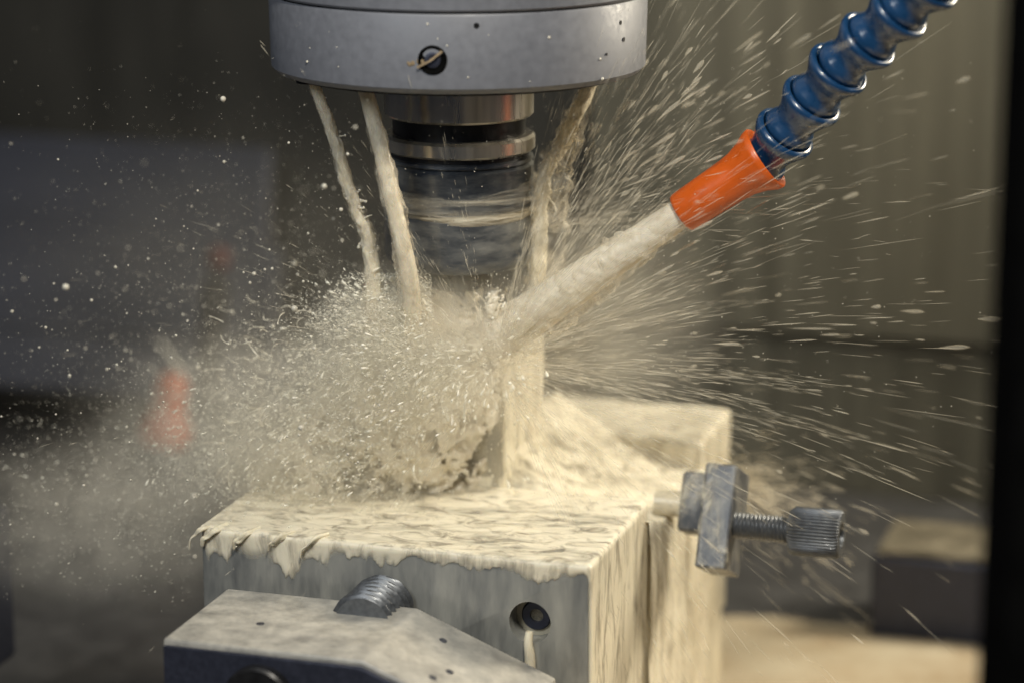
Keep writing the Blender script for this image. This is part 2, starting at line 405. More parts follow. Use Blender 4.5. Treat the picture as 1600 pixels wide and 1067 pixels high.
# workpiece
wp = bm_obj('workpiece', prism_bm([(86.3, -15), (184.8, -15), (184.8, 3), (142, 3), (142, 57), (86.3, 57)], -126, -62.4, lambda p, q, d: W(d, p, q), bevel=1.2), M['work'], None,
            label='upright metal workpiece block standing in the vise under the cutter', cat='workpiece')

# work stop: bracket tilted about the vise's long axis
ws = empty('work_stop', W(27, 108, -20), label='dark steel work stop with knurled screw on the right side of the vise', cat='work stop')
T_ = math.radians(24)
Vp = V*math.cos(T_)-K*math.sin(T_); Kp = K*math.cos(T_)+V*math.sin(T_)
WO = W(34, 100, -5)
def fs(a, b, h): return WO+U*a+Vp*b+Kp*h
br = bm_obj('bracket', box_bm(-13.5, 0, 0, 30, -23.5, 21, frame=fs, bevel=1.1), M['stop'], ws)
bm_obj('bracket_lug', box_bm(-25, -13.6, 8, 24, -8, 18, frame=fs, bevel=2.0, seg=3), M['stop'], ws)
lathe('mounting_rod', [(0, 0), (5.5, 0), (5.5, 12), (0, 12)], fs(-36.5, 15, 4), U, M['bed'], ws, n=28)
SO = fs(0, 8.5, -3.5)
sc_ = lathe('threaded_screw', [(5.3, 0)]+[(5.9, .2+i*.25) for i in range(96)]+[(4.6, 24.2), (4.6, 26)], SO, U, M['knob'], ws, n=48, rfun=thread(5.9, 1.1, 1.75), smooth=60)
def knurl(r, t, a): 
    if r < 9.3: return np.full_like(a, r)
    return r - .75*(0.5+0.5*np.cos(44*a))**1.3
lathe('knob', [(4, 24.2), (9.0, 24.2), (9.6, 25), (10.3, 25.8), (10.3, 44.5), (9.6, 45.4), (9.0, 45.8), (5.6, 45.8), (5.2, 44), (0, 44)], SO, U, M['knob'], ws, n=352, rfun=knurl, smooth=50)

# ------------------------------------------------------------------ adjustable coolant hose
hose = empty('coolant_hose', (200, -70, 160), label='blue segmented coolant hose with orange nozzle entering from the upper right', cat='hose')
path = np.array([(122.9, -37.0, 84.1), (132.8, -46.0, 98.9), (142.2, -55.0, 113.6), (151.1, -64.0, 127.3), (161.6, -73.0, 139.5), (172.0, -82.0, 152.0), (182.0, -91.0, 164.2), (191.5, -100.0, 176.1)])
for i in range(len(path)-1):
    p0, p1 = path[i], path[i+1]; L = np.linalg.norm(p1-p0); d = (p1-p0)/L
    prof = [(7.6, -4.5), (9.2, -3.2), (9.9, -1.0), (9.4, 1.2), (8.3, 3.2), (8.2, 5.0), (9.0, L*.42), (10.6, L*.60), (11.7, L*.72), (12.0, L*.80), (11.7, L*.86), (10.4, L*.88), (9.0, L*.80)]
    prof = [(r*1.08, t) for r, t in prof]
    lathe('hose_segment', prof, p0, d, M['blue'], hose, n=48, smooth=60, caps=False)
tip = np.array([90.7, -30, 60.7]); base = path[0]; nd = (base-tip); NL = np.linalg.norm(nd); nd /= NL
lathe('nozzle', [(6.6, 9), (6.6, .6), (7.2, 0), (8.0, .2), (8.5, 1.4), (8.9, NL*.35), (9.3, NL*.62), (9.8, NL*.74), (11.4, NL*.87), (13.4, NL*.97), (13.8, NL+1.2), (13.2, NL+1.9), (12.2, NL+1.2), (9.6, NL-3), (8, NL-5)], tip, nd, M['orange'], hose, n=64, smooth=60, caps=False)

# ------------------------------------------------------------------ background things
oz = empty('orange_nozzle', (-178, 430, -165), label='blurred orange coolant nozzle standing behind the vise on the left', cat='nozzle')
lathe('nozzle_cone', [(13, -3), (15, 2), (14.5, 8), (10.5, 15), (8.8, 22), (9.2, 28), (8.5, 36), (6, 39), (0, 39)], (-180, 430, -163), (.16, 0, 1), M['orange'], oz, n=40, smooth=60)
lathe('hose_end', [(12, -44), (12, -12), (13.5, -7), (12, -2)], (-181, 430, -164), (.05, 0, 1), M['black'], oz, n=32)
rk = empty('stop_valve', (-148, 440, -150), label='small red knob on a dark upright stem in the left background', cat='valve')
lathe('valve_knob', [(0, 7), (4.5, 6.5), (7, 3.5), (7, -4.5), (4.5, -7), (0, -7)], (-147.5, 440, -58), (.1, 0, 1), M['red'], rk, n=28, smooth=60)
lathe('stem', [(7.5, -150), (7.5, -40), (8.5, -36), (8.5, -14), (4, -12), (4, -6)], (-147.5, 440, -58), (.1, 0, 1), M['black'], rk, n=24)
wc = empty('way_cover', W(-450, 560, HT), label='blue grey sheet metal way cover at the far left', cat='machine cover')
for i in range(3):
    bm_obj('cover_plate', prism_bm([(548-i*14, -30-i*34), (566-i*14, -30-i*34), (574-i*10, 48-i*58), (566-i*14, 54-i*58)], -900, -362+i*10, lambda p, q, d: W(d, p, q), bevel=2.5), M['cover'], wc)
cb = empty('clamp_block', (240, 240, TZ), label='dark rectangular clamp block on the table at the right edge', cat='clamp block')
fb = lambda a, b, h: np.array([205., 215., TZ])+U*a+V*b+K*h
bm_obj('block_body', box_bm(0, 190, 0, 62, 0.4, 45, frame=fb, bevel=2), M['dark_steel'], cb)
bm_obj('lit_top_sheet', box_bm(2, 188, 4, 60, 45.1, 48, frame=fb, bevel=1), M['block_top'], cb)  # pale sheet carries the lit tone of the block's top as colour
lb = bm_obj('step_block', box_bm(-330, -297, 40, 90, -100, -28, bevel=2), M['dark_steel'], label='dark bluish block at the left edge beside the vise', cat='block')
# door post of the enclosure, close to the camera on the right
dp = bm_obj('door_post', box_bm(0, 60, 0, 50, -520, 520, frame=lambda a, b, h: np.array([162., -405., 60.])+np.array([a, b, h]), bevel=3), M['post'], kind='structure', label='black door post of the machine enclosure along the right edge', cat='door post')


# ------------------------------------------------------------------ coolant: helpers
def thick(o, t):
    at = o.data.attributes.new('thick', 'FLOAT', 'POINT')
    at.data.foreach_set('value', np.broadcast_to(np.asarray(t, np.float32), (len(o.data.vertices),)).copy())
    return o

def rbox_film(name, box, r, step, disp, mat, parent, faces=('top', 'front', 'right'), frame=WA, **k):
    """skin of liquid over a block: rounded box grid pushed out by disp(P, n) mm; below zero it sinks into the block"""
    a0, a1, b0, b1, h0, h1 = box
    vid = {}; Vs = []; Fs = []
    def grid(p0, e1, e2):
        n1 = max(2, int(np.linalg.norm(e1)/step)+1); n2 = max(2, int(np.linalg.norm(e2)/step)+1)
        s = np.linspace(0, 1, n1); t = np.linspace(0, 1, n2)
        P = p0 + s[:, None, None]*e1 + t[None, :, None]*e2
        idx = np.empty((n1, n2), int)
        for i in range(n1):
            for j in range(n2):
                key = tuple(np.round(P[i, j], 3))
                q = vid.get(key)
                if q is None: q = len(Vs); vid[key] = q; Vs.append(P[i, j])
                idx[i, j] = q
        Fs.append(np.stack([idx[:-1, :-1], idx[1:, :-1], idx[1:, 1:], idx[:-1, 1:]], -1).reshape(-1, 4))
    A = np.array([a1-a0, 0, 0.]); B = np.array([0, b1-b0, 0.]); H = np.array([0, 0, h1-h0])
    o = np.array([a0, b0, h0])
    if 'top' in faces: grid(o+H, A, B)
    if 'front' in faces: grid(o, A, H)
    if 'right' in faces: grid(o+A, B, H)
    if 'left' in faces: grid(o+B, -B, H)
    P = np.array(Vs); F = np.concatenate(Fs)
    lo = np.array([a0, b0, h0])+r; hi = np.array([a1, b1, h1])-r
    if 'top' in faces: lo[2] = h0-50
    hi[1] = b1+50 if 'back' not in faces else hi[1]
    if 'left' not in faces: lo[0] = a0-50
    inn = np.clip(P, lo, hi); d = P-inn; ln = np.linalg.norm(d, axis=1, keepdims=True)
    n = np.where(ln > 1e-6, d/np.maximum(ln, 1e-6), np.array([[0, 0, 1.]]))
    t = disp(P, n)
    Q = inn + n*(r + t[:, None])
    return thick(mesh_obj(name, frame(Q), F, mat, parent, smooth=179, **k), t)

def tubes(specs, sides=6):
    Vs = []; Fs = []; off = 0
    ang = np.linspace(0, 2*math.pi, sides, endpoint=False); ca, sa = np.cos(ang), np.sin(ang)
    for pts, rad in specs:
        pts = np.asarray(pts, float); n = len(pts)
        d = np.gradient(pts, axis=0); d /= np.maximum(np.linalg.norm(d, axis=1, keepdims=True), 1e-9)
        x0, _, _ = basis(d[0]); x = x0 - d*(d@x0)[:, None]; x /= np.maximum(np.linalg.norm(x, axis=1, keepdims=True), 1e-6)
        y = np.cross(d, x)
        rad = np.asarray(rad)
        if rad.ndim == 1: rad = np.repeat(rad[:, None], sides, 1)
        R = pts[:, None]+(rad*ca)[..., None]*x[:, None]+(rad*sa)[..., None]*y[:, None]
        Vs.append(R.reshape(-1, 3))
        i = np.arange(n-1)[:, None]*sides; j = np.arange(sides)[None]; j2 = (j+1) % sides
        Fs.append(np.stack([i+j, i+j2, i+sides+j2, i+sides+j], -1).reshape(-1, 4)+off)
        off += n*sides
    return np.concatenate(Vs), np.concatenate(Fs)

_t = (1+5**.5)/2
def ico(sub):
    bm = bmesh.new(); bmesh.ops.create_icosphere(bm, subdivisions=sub, radius=1.0)
    bm.verts.ensure_lookup_table()
    v = np.array([q.co[:] for q in bm.verts]); f = np.array([[w.index for w in q.verts] for q in bm.faces]); bm.free()
    return v, f
ICO = {1: ico(1), 2: ico(2)}
OCT = (np.array([[1, 0, 0], [-1, 0, 0], [0, 1, 0], [0, -1, 0], [0, 0, 1], [0, 0, -1.]]),
       np.array([[0, 2, 4], [2, 1, 4], [1, 3, 4], [3, 0, 4], [2, 0, 5], [1, 2, 5], [3, 1, 5], [0, 3, 5]]))
def scatter(base, P, size, D=None, length=None):
    """copies of base at P; stretched to length along D"""
    v, f = base; n = len(P)
    size = np.asarray(size, float)
    if D is None:
        Q = v[None]*size[:, None, None]
    else:
        D = D/np.maximum(np.linalg.norm(D, axis=1, keepdims=True), 1e-9)
        t = np.where(np.abs(D[:, 2:3]) < .9, np.array([[0, 0, 1.]]), np.array([[1., 0, 0]]))
        X = np.cross(t, D); X /= np.linalg.norm(X, axis=1, keepdims=True); Y = np.cross(D, X)
        Q = (v[None, :, 0:1]*size[:, None, None])*X[:, None]+(v[None, :, 1:2]*size[:, None, None])*Y[:, None]+(v[None, :, 2:3]*length[:, None, None])*D[:, None]
    Q = Q+P[:, None]
    F = f[None]+(np.arange(n)*len(v))[:, None, None]
    return Q.reshape(-1, 3), F.reshape(-1, f.shape[1])
def merge(parts):
    Vs, Fs, o = [], [], 0
    for v, f in parts:
        if f.shape[1] == 4: f = np.concatenate([f[:, [0, 1, 2]], f[:, [0, 2, 3]]])
        Vs.append(v); Fs.append(f+o); o += len(v)
    return np.concatenate(Vs), np.concatenate(Fs)
def spindle_base(sides=5):
    a = np.linspace(0, 2*math.pi, sides, endpoint=False)
    rings = [(-.45, .55), (.2, 1.0), (.62, .8)]
    v = [[0, 0, -1.]]+[[math.cos(q)*r, math.sin(q)*r, z] for z, r in rings for q in a]+[[0, 0, 1.]]
    f = []
    for j in range(sides):
        k = (j+1) % sides; f.append([0, 1+k, 1+j]); last = len(v)-1
        for i in range(len(rings)-1):
            A, B = 1+i*sides, 1+(i+1)*sides
            f += [[A+j, A+k, B+k], [A+j, B+k, B+j]]
        f.append([1+(len(rings)-1)*sides+j, 1+(len(rings)-1)*sides+k, last])
    return np.array(v), np.array(f)
SPN = spindle_base()

def curve(pts, n):
    pts = np.asarray(pts, float); m = len(pts)
    t = np.linspace(0, m-1, n); i = np.clip(t.astype(int), 0, m-2); f = (t-i)[:, None]
    p0 = pts[np.clip(i-1, 0, m-1)]; p1 = pts[i]; p2 = pts[i+1]; p3 = pts[np.clip(i+2, 0, m-1)]
    return .5*((2*p1)+(p2-p0)*f+(2*p0-5*p1+4*p2-p3)*f**2+(-p0+3*p1-3*p2+p3)*f**3)

def ligament(p, d, L, r, curl, n=10, bead=True):
    d = d/np.linalg.norm(d); pts = [p]; c = np.array(p, float)
    w = rng.normal(size=3)*curl*.45
    for i in range(n-1):
        d = d+np.cross(w, d)*.25+rng.normal(size=3)*.10*curl; d[2] -= .02; d /= np.linalg.norm(d)
        c = c+d*L/n; pts.append(c)
    t = np.linspace(0, 1, n); rad = r*(1-.75*t)*(1+.25*rng.normal(size=n)).clip(.5, 1.6)
    if bead: rad[-3:] = [r*.55, r*(.7+.5*rng.random()), r*.25]
    else: rad[-1] = r*.05
    return np.array(pts), rad

def jet(name, pts, r0, r1, rough, seed, mat, n=120, sides=28, fringe=0, fr_t=(0.2, 1), fr_dir=None, fr_len=9, wob=0., sheath=0, sh_off=(0, 0, 0), **k):
    C_ = curve(pts, n); t = np.linspace(0, 1, n)
    if wob: C_ = C_ + (np.stack([fbm(np.stack([t*9, t*0+q, t*0], -1), 2, seed+q)-.5 for q in range(3)], -1))*wob*t[:, None]
    ang = np.linspace(0, 2*math.pi, sides, endpoint=False)
    L = np.linalg.norm(C_[-1]-C_[0])
    rad = (r0+(r1-r0)*t)[:, None]
    q = np.stack([np.cos(ang)[None]*1.3+0*t[:, None], np.sin(ang)[None]*1.3+0*t[:, None], t[:, None]*L/7+0*ang[None]], -1)
    q2 = q*np.array([2.2, 2.2, 2.6])
    am = rough*ss(t, 0, .25)[:, None]+.05
    q3 = q*np.array([3.5, 3.5, 7]); rad = rad*(1+am*(fbm(q2, 2, seed)-.5)*1.8+am*.25*(fbm(q3, 2, seed+9)-.5)*2)*np.sqrt(np.clip((1-t)/.12, .0, 1))[:, None].clip(.02)
    v, f = tubes([(C_, rad)], sides)
    parts = [(v, f)]
    if fringe:
        sp_ = []
        for i in range(fringe):
            tt = rng.uniform(*fr_t); c = C_[int(tt*(n-1))]; rr = r0+(r1-r0)*tt
            dr = rng.normal(size=3) if fr_dir is None else np.array(fr_dir)+rng.normal(size=3)*.5
            dr = dr/np.linalg.norm(dr)
            sp_.append(ligament(c+dr*rr*.7, dr+np.array([0, 0, -.2]), fr_len*rng.uniform(.4, 1.3), rng.uniform(.35, 1.0), 1.2))
        parts.append(tubes(sp_, 6))
    v, f = merge(parts)
    o = mesh_obj(name, v, f, mat, None, smooth=179, **k)
    if sheath:
        t2 = t[:, None]
        rs = (r0+(r1-r0)*t2)*(1.05+(sheath-1.05)*ss(t2, 0, .6))*(1+.5*(fbm(q*1.7, 3, seed+40)-.5)*2)
        v, f = tubes([(C_+np.array(sh_off)*ss(t, 0, .7)[:, None], rs)], sides)
        mesh_obj('spray_sheath', v, f, M['sheath'], o, smooth=179)
    return o

# ------------------------------------------------------------------ coolant on the vise
def disp_front(P, n):
    a, b, h = P[:, 0], P[:, 1], P[:, 2]
    top = n[:, 2] > .5; fr = n[:, 1] < -.5; rt = n[:, 0] > .5
    fl = np.stack([a/26+b/60, b/9-a/40, h*0], -1)
    T = .6+1.0*(fbm(fl, 4, 1)-.5)+1.0*(fbm(fl*np.array([2.2, 2.5, 1]), 3, 5)-.5)
    T += 1.4*ss(b, 60, 86)+.5*ss(-a, 60, 150)
    T = np.maximum(T, -.6)
    # front: thin at once, drip tongues
    x1 = np.stack([a/11, a*0, a*0], -1); x2 = np.stack([a/3.4, a*0+3, a*0], -1)
    Ld = 4+15*np.clip(fbm(x1, 2, 11)-.42, 0, 1)*2+7*np.clip(fbm(x2, 2, 17)-.45, 0, 1)*2
    Ld = Ld*(.8+.9*ss(-a, 95, 150))
    edge = (-h)/Ld
    Fd = .9*(1-ss(edge, .05, 1.1))+.4*np.exp(-((edge-.8)/.2)**2)*(fbm(x2, 2, 23) > .5)-.5*ss(edge, .9, 1.1)
    Fd += .5*(fbm(np.stack([a/5, h/9, a*0], -1), 2, 29)-.5)*(edge < 1)
    Fd = Fd-1.2*ss(-a, 161.5, 163.8)
    Fd = np.where(np.hypot(a+24, h+25.5) < 9.3, -13.5, Fd)
    # right: running sheet with vertical streaks
    st = np.stack([b/4.2, h/45, b*0], -1)
    Rd = .9+.6*(fbm(st, 3, 31)-.45)+.25*(fbm(st*np.array([2.7, 2, 1]), 2, 37)-.5)
    wt = np.clip(n[:, 2], 0, 1)**2; wf = np.clip(-n[:, 1], 0, 1)**2; wr = np.clip(n[:, 0], 0, 1)**2
    return (T*wt+Fd*wf+Rd*wr)/np.maximum(wt+wf+wr, 1e-6)
film_f = rbox_film('coolant_film', (-164.2, .2, -.2, 86, -96, .2), 1.4, 1.15, disp_front, M['film'], None,
    label='cream coolant sheet running over the front jaw and down its right end', cat='coolant')
# curled drips thrown off the left part of the front edge
for i, (a, L, out, rr) in enumerate(((-166, 9, 2, .7), (-160, 7, 3, 1.0), (-146, 7, 3, 1.0), (-131, 6, 3, .9), (-117, 8, 3, .9))):
    p = [W(a+6, 5, .6), W(a+3, -1.5, .6), W(a, -out*.7, -2.2), W(a-2.2, -out*.8, -L*.5), W(a-3, -out*.6, -L)]
    c = curve(p, 26); t = np.linspace(0, 1, 26)
    ang = np.linspace(0, 2*math.pi, 12, endpoint=False)[None]
    r = (rr*(1.3-.9*t)*(1+.3*np.sin(t*7+i*1.7)))[:, None]*(1+.5*np.cos(2*ang+i)+.3*(fbm(np.stack([t[:, None]*5+0*ang, np.cos(ang)+0*t[:, None], np.sin(ang)+0*t[:, None]], -1), 2, 300+i)-.5)); r[-1] = .1
    v, f = tubes([(c, r)], 12); thick(mesh_obj('drip', v, f, M['drip'], film_f, smooth=179), 1.0)
c = curve([W(-24, -.5, -29), W(-24.3, -1.2, -34), W(-23.6, -1.0, -42), W(-24, -.8, -60)], 20)
v, f = tubes([(c, np.linspace(1.6, 2.6, 20))], 10); thick(mesh_obj('drip', v, f, M['drip'], film_f, smooth=179), 1.0)

def disp_rear(P, n):
    a, b, h = P[:, 0], P[:, 1], P[:, 2]
    fl = np.stack([a/16, b/8, h/8], -1)
    T = .9+2.0*(fbm(fl, 4, 41)-.5); st = np.stack([a/5+b/5, h/22, b*0], -1)
    F_ = 1.0+2.5*(fbm(st, 3, 43)-.45); R_ = .5+1.4*(fbm(st, 3, 47)-.45)
    wt = np.clip(n[:, 2], 0, 1)**2; wf = np.clip(-n[:, 1], 0, 1)**2; wr = np.clip(n[:, 0], 0, 1)**2
    return (T*wt+F_*wf+R_*wr)/np.maximum(wt+wf+wr, 1e-6)
rbox_film('coolant_film', (-164, .2, 185, 243, -60, .2), 2.6, 1.5, disp_rear, M['film'], None,
    label='cream coolant coat over the rear jaw behind the work stop', cat='coolant')
def disp_wp(P, n):
    a, b, h = P[:, 0], P[:, 1], P[:, 2]
    fl = np.stack([a/7, b/7, h/7], -1); st = np.stack([a/5+b/5, h/26, b*0], -1)
    T = 3+6*(fbm(fl, 4, 51)-.45)
    F_ = -.2+1.6*(fbm(st, 3, 53)-.45)+2*ss(h, 36, 57)+1.5*ss(-h, -9, -2)+1.2*ss(-a, 92, 110)
    R_ = .8+1.8*(fbm(st, 3, 57)-.42)+.8*(fbm(fl*1.5, 3, 58)-.5)
    wt = np.clip(n[:, 2], 0, 1)**2; wf = np.clip(-n[:, 1], 0, 1)**2; wr = np.clip(n[:, 0], 0, 1)**2
    return (T*wt+F_*wf+R_*wr)/np.maximum(wt+wf+wr, 1e-6)
rbox_film('coolant_film', (-126.2, -62.2, 86.1, 142.2, -14, 57.2), 1.4, 1.2, disp_wp, M['film'], None,
    label='cream coolant skin clinging to the upright workpiece', cat='coolant')
# sheet over the bed between the jaws: a heap that slopes down from the workpiece, then a curtain down the bed's side
def bed_flow():
    na, nb = 92, 84
    b = np.linspace(83, 188, nb)[None, :]; s = np.linspace(0, 1, na)[:, None]
    A = -68+70*np.clip(s/.42, 0, 1)+2.4*np.sin(np.clip((s-.36)/.2, 0, 1)*math.pi/2); A = A+0*b
    H = np.where(s < .42, 30*(1-s/.42)**1.8-13, -13-(s-.42)/.58*130)+0*b
    P = np.stack([A/9, b/9+0*s, H/22], -1)
    n = fbm(P, 4, 61)-.5; n2 = fbm(P*np.array([1, 3, .5]), 3, 63)-.5
    ridge = np.abs(fbm(np.stack([A/14+b/20, b/8-A/30, H*0], -1), 3, 66)-.5)*2
    wtop = 1-ss(s, .34, .46)
    H = -6+(H+6)*np.where(s < .42, ss(b, 84, 104)*.9+.1, 1)
    H = H+wtop*(5*n+2.5*n2+4*(.4-ridge))+0*b
    A = A+(1-wtop)*(3*n2+3*n)+0*b
    Q = np.stack([A, b+3*n, H], -1).reshape(-1, 3)
    i = np.arange(na-1)[:, None]*nb; j = np.arange(nb-1)[None]
    F = np.stack([i+j, i+nb+j, i+nb+j+1, i+j+1], -1).reshape(-1, 4)
    return WA(Q), F
v, f = bed_flow()
thick(mesh_obj('coolant_flow', v, f, M['film'], None, smooth=179, label='cream coolant pouring between the jaws and down the side of the vise bed', cat='coolant'), 1.0)
def disp_bed(P, n):
    a, b, h = P[:, 0], P[:, 1], P[:, 2]
    st = np.stack([b/6, h/30, b*0], -1)
    return 1.0+3.2*(fbm(st, 3, 71)-.42)+1.4*(fbm(st*3, 2, 73)-.5)
# smear of coolant on the work stop, and spray leaving behind it
def disp_ws(P, n):
    q = np.stack([P[:, 0]/4, P[:, 1]/6, P[:, 2]/9], -1)
    return .15+1.5*(fbm(q, 3, 91)-.5)+1.6*ss(-P[:, 2], 10, 20)*(n[:, 1] < -.5)+.7*ss(-P[:, 0], 5, 11)
rbox_film('coolant_smear', (-13.7, .2, -.2, 30.2, -23.7, 21.2), 1.1, .8, disp_ws, M['thin'], None, frame=lambda Q: WO+Q[:, :1]*U+Q[:, 1:2]*Vp+Q[:, 2:3]*Kp,
    label='thin milky coolant smear on the work stop bracket', cat='coolant')
def disp_lug(P, n):
    return .9+1.6*(fbm(P/4.5, 3, 95)-.45)
rbox_film('coolant_smear', (-25.3, -13.6, 7.8, 24.2, -8.2, 18.3), 2.0, .8, disp_lug, M['thin'], None, frame=lambda Q: WO+Q[:, :1]*U+Q[:, 1:2]*Vp+Q[:, 2:3]*Kp,
    label='thick coolant clinging to the lug behind the work stop bracket', cat='coolant')
n_ = 900; G_ = rng.normal(size=(n_, 3)); r_ = np.abs(rng.normal(size=n_))*26+4
D_ = U*1.0+G_[:, :1]*.22*V+(-.35+G_[:, 1:2]*.35)*K; D_ /= np.linalg.norm(D_, axis=1, keepdims=True)
sv, sf = scatter(SPN, np.array(W(-2, 215, -22))+D_*r_[:, None]+G_*3, .12+.5*rng.random(n_)**2, D_, rng.uniform(1.5, 6, n_))
mesh_obj('coolant_spurts', sv, sf, M['streak'], None, smooth=179, kind='stuff', label='cream coolant spurting out past the rear jaw', cat='coolant')

# coolant lying on the table
def pool():
    na, nb = 150, 120
    a = np.linspace(-330, 420, na)[:, None]; b = np.linspace(-330, 420, nb)[None]
    P = np.stack([a/60+0*b, b/45+0*a, 0*a+0*b], -1)
    H = HT-.6+4.0*(fbm(P, 4, 81)-.42)
    H = H+6*ss(a, -60, 40)*(1-ss(b, 330, 380))-3.0*ss(-a, 20, 120)-5*ss(b, 370, 400)  # vise's shade on the left put into the pool's outline: it sinks there
    Q = np.stack([a+0*b, b+0*a, H], -1).reshape(-1, 3)
    i = np.arange(na-1)[:, None]*nb; j = np.arange(nb-1)[None]
    return WA(Q), np.stack([i+j, i+nb+j, i+nb+j+1, i+j+1], -1).reshape(-1, 4)
v, f = pool()
mesh_obj('coolant_pool', v, f, M['pool'], None, smooth=179, kind='stuff', label='tan coolant flooding the machine table', cat='coolant')

# ------------------------------------------------------------------ jets
jet('coolant_jet', [(-58.5, -30, 116), (-52, -30, 98), (-44, -29, 70), (-36.5, -27, 46), (-34, -27, 20), (-36, -26, -12)], 2.0, 3.0, .5, 101, M['jet'], fringe=26, fr_t=(.25, 1), fr_dir=(.9, 0, .1), fr_len=5, wob=7, sheath=1.5,
    label='ragged outer left coolant jet falling from the spindle head', cat='coolant jet')
jet('coolant_jet', [(-37.2, -41, 116), (-31, -43, 92), (-25, -46, 65), (-19.5, -45, 38), (-18.5, -36, 14), (-22, -24, -15)], 3.1, 3.8, .10, 111, M['jet'], fringe=0, wob=.4, sheath=1.35,
    label='smooth thick coolant jet falling just left of the tool holder', cat='coolant jet')
jet('coolant_jet', [(57.5, 0, 116), (50.5, -3, 101), (42, -7, 84), (35.5, -9, 72), (33.5, -10, 50), (33, -11, 22)], 2.6, 3.2, .4, 121, M['veil'], fringe=14, fr_t=(.3, .7), fr_dir=(1, -.1, .25), fr_len=9, wob=2, sheath=2.7, sh_off=(3, 0, 0),
    label='spraying coolant jet striking the right side of the tool holder', cat='coolant jet')
jet('coolant_jet', [tip+nd*5]+[tip+(np.array([20, -18, 9.])-tip)*k_ for k_ in (.2, .4, .6, .8, 1.0, 1.18)], 5.8, 10.5, .03, 131, M['broad'], n=150, sides=40, fringe=0, wob=.5, sheath=1.14, sh_off=(1, -1, -1.5),
    label='broad coolant jet shooting from the orange nozzle to the cutter', cat='coolant jet')
jet('coolant_jet', [(-169, 429, -124), (-175, 428, -114), (-183, 427, -101)], 2.4, .6, .3, 141, M['drop'], n=30, sides=10, label='thin coolant spurt leaving the blurred orange nozzle', cat='coolant jet')

# swirling belt of coolant round the tool holder
def belt():
    na, nz = 260, 46
    ang = np.linspace(0, 2*math.pi, na, endpoint=False)[:, None]; s = np.linspace(0, 1, nz)[None]
    z = 55+16*s+1.5*np.sin(ang*2+1)
    P = np.stack([np.cos(ang)*2.2+0*s, np.sin(ang)*2.2+0*s, z/2.2], -1)
    n = fbm(P, 4, 151)
    r = 31.1+np.sin(s*math.pi)*1.2+2.6*(n-.47)-2.2*(1-np.sin(s*math.pi)**.6)+1.6*np.clip(np.cos(ang), 0, 1)
    Q = np.stack([np.cos(ang)*r, np.sin(ang)*r, z+0*ang], -1).reshape(-1, 3)
    i = np.arange(na)[:, None]; i2 = (i+1) % na; j = np.arange(nz-1)[None]
    return Q, np.stack([i*nz+j, i2*nz+j, i2*nz+j+1, i*nz+j+1], -1).reshape(-1, 4)
v, f = belt()
mesh_obj('coolant_belt', v, f, M['belt'], None, smooth=179, label='milky belt of coolant whirling round the dark tool holder body', cat='coolant')

# ------------------------------------------------------------------ splash: web of liquid from a density field
IMP = np.array([14., -30., -2.])
def splash_field(vox):
    x = np.arange(-120, 58, vox, np.float32); y = np.arange(-88, 36, vox, np.float32); z = np.arange(-66, 46, vox, np.float32)
    X, Y, Z = np.meshgrid(x, y, z, indexing='ij')
    zt = np.clip((40-Z)/104, 0, 1.1)
    cx = 4-42*zt; rx = 18+44*zt**1.1; ry = 18+12*zt; cyy = -24+36*zt
    rho = np.sqrt(((X-cx)/rx)**2+((Y-cyy)/ry)**2)
    env = 1-rho
    out = np.full(X.shape, -1., np.float32)
    ok = (env > .02) & (Z < 26) & ~((np.abs(X) < 12) & (Z > 6) & (Y < -12))
    P = np.stack([X[ok], Y[ok], Z[ok]], -1); e = env[ok]
    D = P-IMP.astype(np.float32); R = np.linalg.norm(D, axis=-1)+1e-3
    n1 = fbm(D/R[:, None]*11+(R/20)[:, None], 2, 161, .6)
    wp_ = P/8+np.stack([vn(P/12, 171), vn(P/12, 173), vn(P/12, 175)], -1)*1.8
    n3 = fbm(wp_, 3, 177, .6)
    out[ok] = .35*e+.19-np.abs(n3-.5)*2.6+.40*(n1-.5)+.35*(vn(P/18, 179)-.5)-.10-.5*ss(-e, -.12, 0)
    out[:, :, -1] = -1
    return out, (x[0], y[0], z[0])
vox = .95
fld, org = splash_field(vox)
g = openvdb.FloatGrid(-1.0); g.copyFromArray(fld)
pts, quads = g.convertToQuads(isovalue=0.0)
pts = np.array(pts, float)*vox+np.array(org); quads = np.array(quads)
